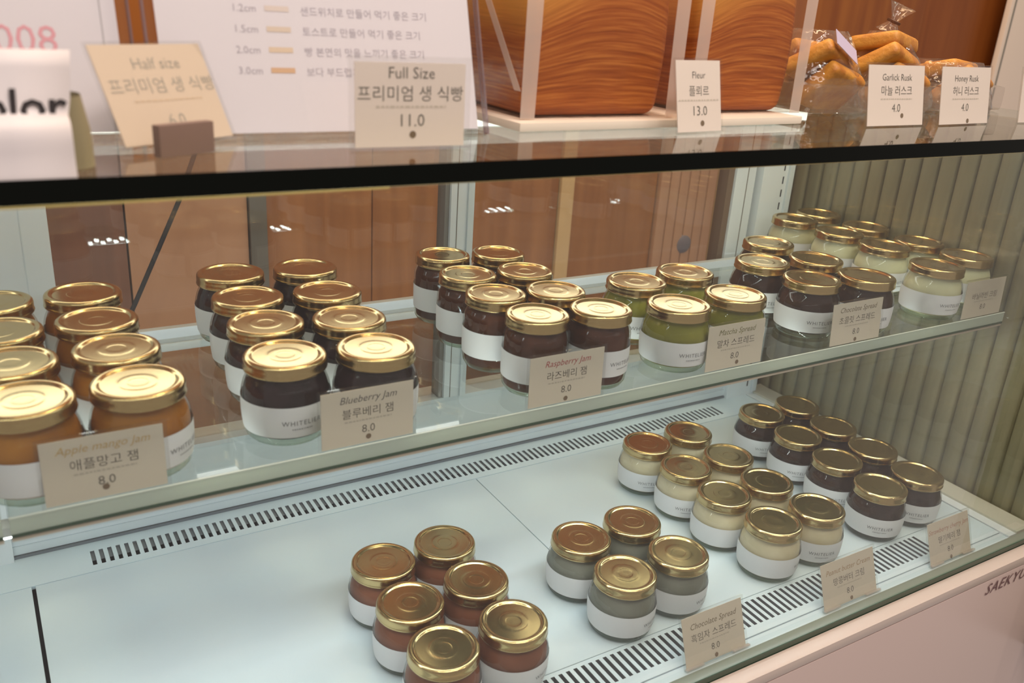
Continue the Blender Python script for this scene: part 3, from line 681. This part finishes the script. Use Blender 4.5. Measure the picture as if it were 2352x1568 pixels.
br = add('curled_back', mesh_from('curled_back', v, f, True, [pbr('shaded_rear_paper', (0.26, 0.22, 0.13), 0.6)]), fl); br['label'] = 'curled rear of the flyer, shade painted olive tan'  # warm shade on the sheet's inner side is put into the colour


# ------------------------------------------------------------------ bread
def rbox(name, w_, d, h_, bev, mat, parent, loc=(0, 0, 0), puff=0.0, seg=5):
    bm = bmesh.new(); bmesh.ops.create_cube(bm, size=1.0)
    for v in bm.verts: v.co = Vector((v.co.x * w_, v.co.y * d, (v.co.z + 0.5) * h_))
    bmesh.ops.bevel(bm, geom=bm.edges[:], offset=bev, segments=seg, profile=0.5, affect='EDGES')
    bmesh.ops.subdivide_edges(bm, edges=[e for e in bm.edges if e.calc_length() > 0.03], cuts=6, use_grid_fill=True)
    for v in bm.verts:
        t = v.co.z / h_; k = 1 + puff * math.sin(PI * min(max(t, 0), 1))
        v.co.x *= k; v.co.y *= 1 + (k - 1) * 0.6
    me = bpy.data.meshes.new(name); bm.to_mesh(me); bm.free()
    me.polygons.foreach_set('use_smooth', [True] * len(me.polygons))
    return add(name, me, parent, loc, (0, 0, 0), mat)
tray = box('bread_board', (-0.154, 0.150, -0.002, 0.17, 0, 0.0065), pbr('board_white', (0.80, 0.70, 0.60), 0.4), None, 0.002, (0.497, 0.558, ZT + 0.0003), (0, 0, math.radians(2)))
tag(tray, 'low white board under the two bagged loaves', 'board')
ZL = ZT + 0.0072
for i, (cx, cy, wd, lab) in enumerate(((0.4255, 0.650, 0.128, 'layered brown loaf in the left clear bag'), (0.5930, 0.665, 0.112, 'layered brown loaf in the right clear bag'))):
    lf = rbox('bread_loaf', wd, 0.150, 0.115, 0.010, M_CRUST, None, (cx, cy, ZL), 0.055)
    tag(lf, lab, 'bread', 'layered loaves on the white board')
    bg_ = thing('bread_bag', ('left' if i == 0 else 'right') + ' clear paper-edged bag around a layered loaf', 'bag', (cx, cy, ZL))
    bw = wd / 2 + 0.010
    box('film', (-bw, bw, -0.086, 0.086, 0.0002, 0.19), M_BAG, bg_, 0.004)
    for sx in (-1, 1):
        vv = [(sx * (bw + 0.0008), -0.0868, 0.0005), (sx * (bw - 0.0115), -0.0868, 0.0005), (sx * (bw - 0.0125), -0.0868, 0.06), (sx * (bw - 0.0135), -0.0868, 0.19), (sx * (bw + 0.0008), -0.0868, 0.19), (sx * (bw + 0.0008), -0.0868, 0.06)]
        me = mesh_from('seam', vv, [(0, 1, 2, 5), (5, 2, 3, 4)], mats=[M_FROST])
        s_ = add('seam_strip', me, bg_); m_ = s_.modifiers.new('thickness', 'SOLIDIFY'); m_.thickness = 0.0004
        s_['label'] = 'frosted white edge strip'
    if i == 0:
        yy = [(-0.086, 0.02), (-0.02, 0.10), (0.02, 0.19)]
        vv, ff = [], []
        for q, (y, z) in enumerate(yy):
            vv += [(-bw - 0.0012, y, z), (-bw - 0.0012, y + 0.009, z)]
        ff = [(0, 1, 3, 2), (2, 3, 5, 4)]
        c_ = add('fold_crease', mesh_from('crease', vv, ff, mats=[M_FROST]), bg_); m_ = c_.modifiers.new('thickness', 'SOLIDIFY'); m_.thickness = 0.0004
        c_['label'] = 'pale slanting fold'

# ------------------------------------------------------------------ rusk bags
def rusk_me():
    bm = bmesh.new(); bmesh.ops.create_cube(bm, size=1.0)
    for v in bm.verts:
        s = 1.0 if v.co.z < 0 else 0.86
        v.co = Vector((v.co.x * 0.072 * s, v.co.y * 0.016, v.co.z * 0.052))
    bmesh.ops.bevel(bm, geom=bm.edges[:], offset=0.006, segments=3, profile=0.6, affect='EDGES')
    me = bpy.data.meshes.new('rusk'); bm.to_mesh(me); bm.free()
    me.polygons.foreach_set('use_smooth', [True] * len(me.polygons)); me.materials.append(M_RUSK)
    return me
RM = rusk_me()
def pillow_me(w_, d, h_, seed, peak):
    rr = random.Random(seed); v, f = [], []; n, m = 28, 14
    ph = [rr.uniform(0, 6.28) for _ in range(6)]
    for j in range(m + 1):
        t = j / m
        for i in range(n):
            a = 2 * PI * i / n; c, s = math.cos(a), math.sin(a)
            k = (abs(c) ** 3.2 + abs(s) ** 3.2) ** (-1 / 3.2)
            sc = (1 - peak * t ** 1.6) * (1 + 0.035 * math.sin(5 * a + ph[0] + 4 * t) + 0.03 * math.sin(9 * a + ph[1] - 7 * t)) * (0.96 if j == 0 else 1)
            v.append((w_ / 2 * k * c * sc, d / 2 * k * s * sc, h_ * t))
    for j in range(m):
        for i in range(n): f.append((j * n + i, j * n + (i + 1) % n, (j + 1) * n + (i + 1) % n, (j + 1) * n + i))
    f.append(tuple(range(n))); f.append(tuple(m * n + i for i in range(n)))
    return mesh_from('film', v, f, True, [M_FILM])
def rusk_bag(label, loc, w_, d, h_, rz, seed, peak, spots, gname, where):
    t = thing('rusk_bag', label, 'bag', loc, (0, 0, rz), 'clear rusk bags on the counter')
    add('film', pillow_me(w_, d, h_, seed, peak), t)
    tr_ = box('clear_tray', (-w_ / 2 * 0.95, w_ / 2 * 0.95, -d / 2 * 0.95, d / 2 * 0.95, 0.0008, 0.028), glass('clear_tray', (0.97, 0.96, 0.95), 1.45, haze=0.10, hazecol=(0.8, 0.72, 0.68)), t, 0.006)
    if h_ > 0.079:
        tw = add('twisted_neck', lathe_me([(0.0, 0.0), (0.014, 0.0), (0.006, 0.010), (0.004, 0.014), (0.010, 0.024), (0.015, 0.030), (0.0, 0.027)], 16), t, (0, 0, h_ - 0.001), (0.3, 0.2, 0), M_FILM)
        box('tie', (-0.0055, 0.0055, -0.0055, 0.0055, 0.0105, 0.0135), pbr('brown_tie', (0.10, 0.04, 0.02), 0.5), tw, 0.001)
    if seed == 3:
        st = box('sticker', (-0.024, 0.024, -0.0003, 0.0003, -0.008, 0.008), pbr('lavender_sticker', (0.55, 0.48, 0.66), 0.35), t, 0, (-0.004, -0.040, 0.064), (-0.5, 0.42, 0.1)); st['label'] = 'lavender white printed sticker'
    M_ = Matrix.Translation(loc) @ Matrix.Rotation(rz, 4, 'Z')
    for i, (x, y, z, rx, ry, rzz) in enumerate(spots):
        o = add('rusk', RM, None, M_ @ Vector((x, y, z)), (rx, ry, rz + rzz))
        tag(o, where[i], 'rusk', gname)
names = ('lowest front', 'lowest rear', 'middle front', 'middle rear', 'topmost')
sp = [(0, -0.026, 0.022, 0.7, 0.25, 0.1), (0.004, 0.020, 0.022, 0.5, 0.15, 0.05), (-0.010, -0.016, 0.044, 0.95, 0.32, 0.2), (0.006, 0.020, 0.046, 0.9, 0.1, -0.15), (0.0, 0.0, 0.066, 1.35, 0.15, 0.3)]
rusk_bag('clear bag of golden rusks just right of the loaves', (0.768, 0.665, ZT + 0.0003), 0.112, 0.105, 0.078, 0.05, 3, 0.55, sp[:4], 'rusks in the bag beside the loaves', ['golden rusk in the bag beside the loaves, %s one' % k for k in names])
rusk_bag('clear peaked bag of golden rusks behind the Garlick Rusk card', (0.880, 0.668, ZT + 0.0003), 0.110, 0.105, 0.080, -0.05, 5, 0.72, sp, 'rusks in the bag behind the Garlick Rusk card', ['golden rusk in the peaked bag behind the Garlick card, %s' % k for k in names])
rusk_bag('low clear bag of golden rusks behind the Honey Rusk card', (0.998, 0.668, ZT + 0.0003), 0.118, 0.100, 0.052, 0.05, 8, 0.35, sp[:2] + [(0, 0, 0.040, 1.3, 0.1, 0.1)], 'rusks in the bag behind the Honey Rusk card', ['golden rusk in the low bag behind the Honey card, %s one' % k for k in ('front', 'rear', 'upper')])
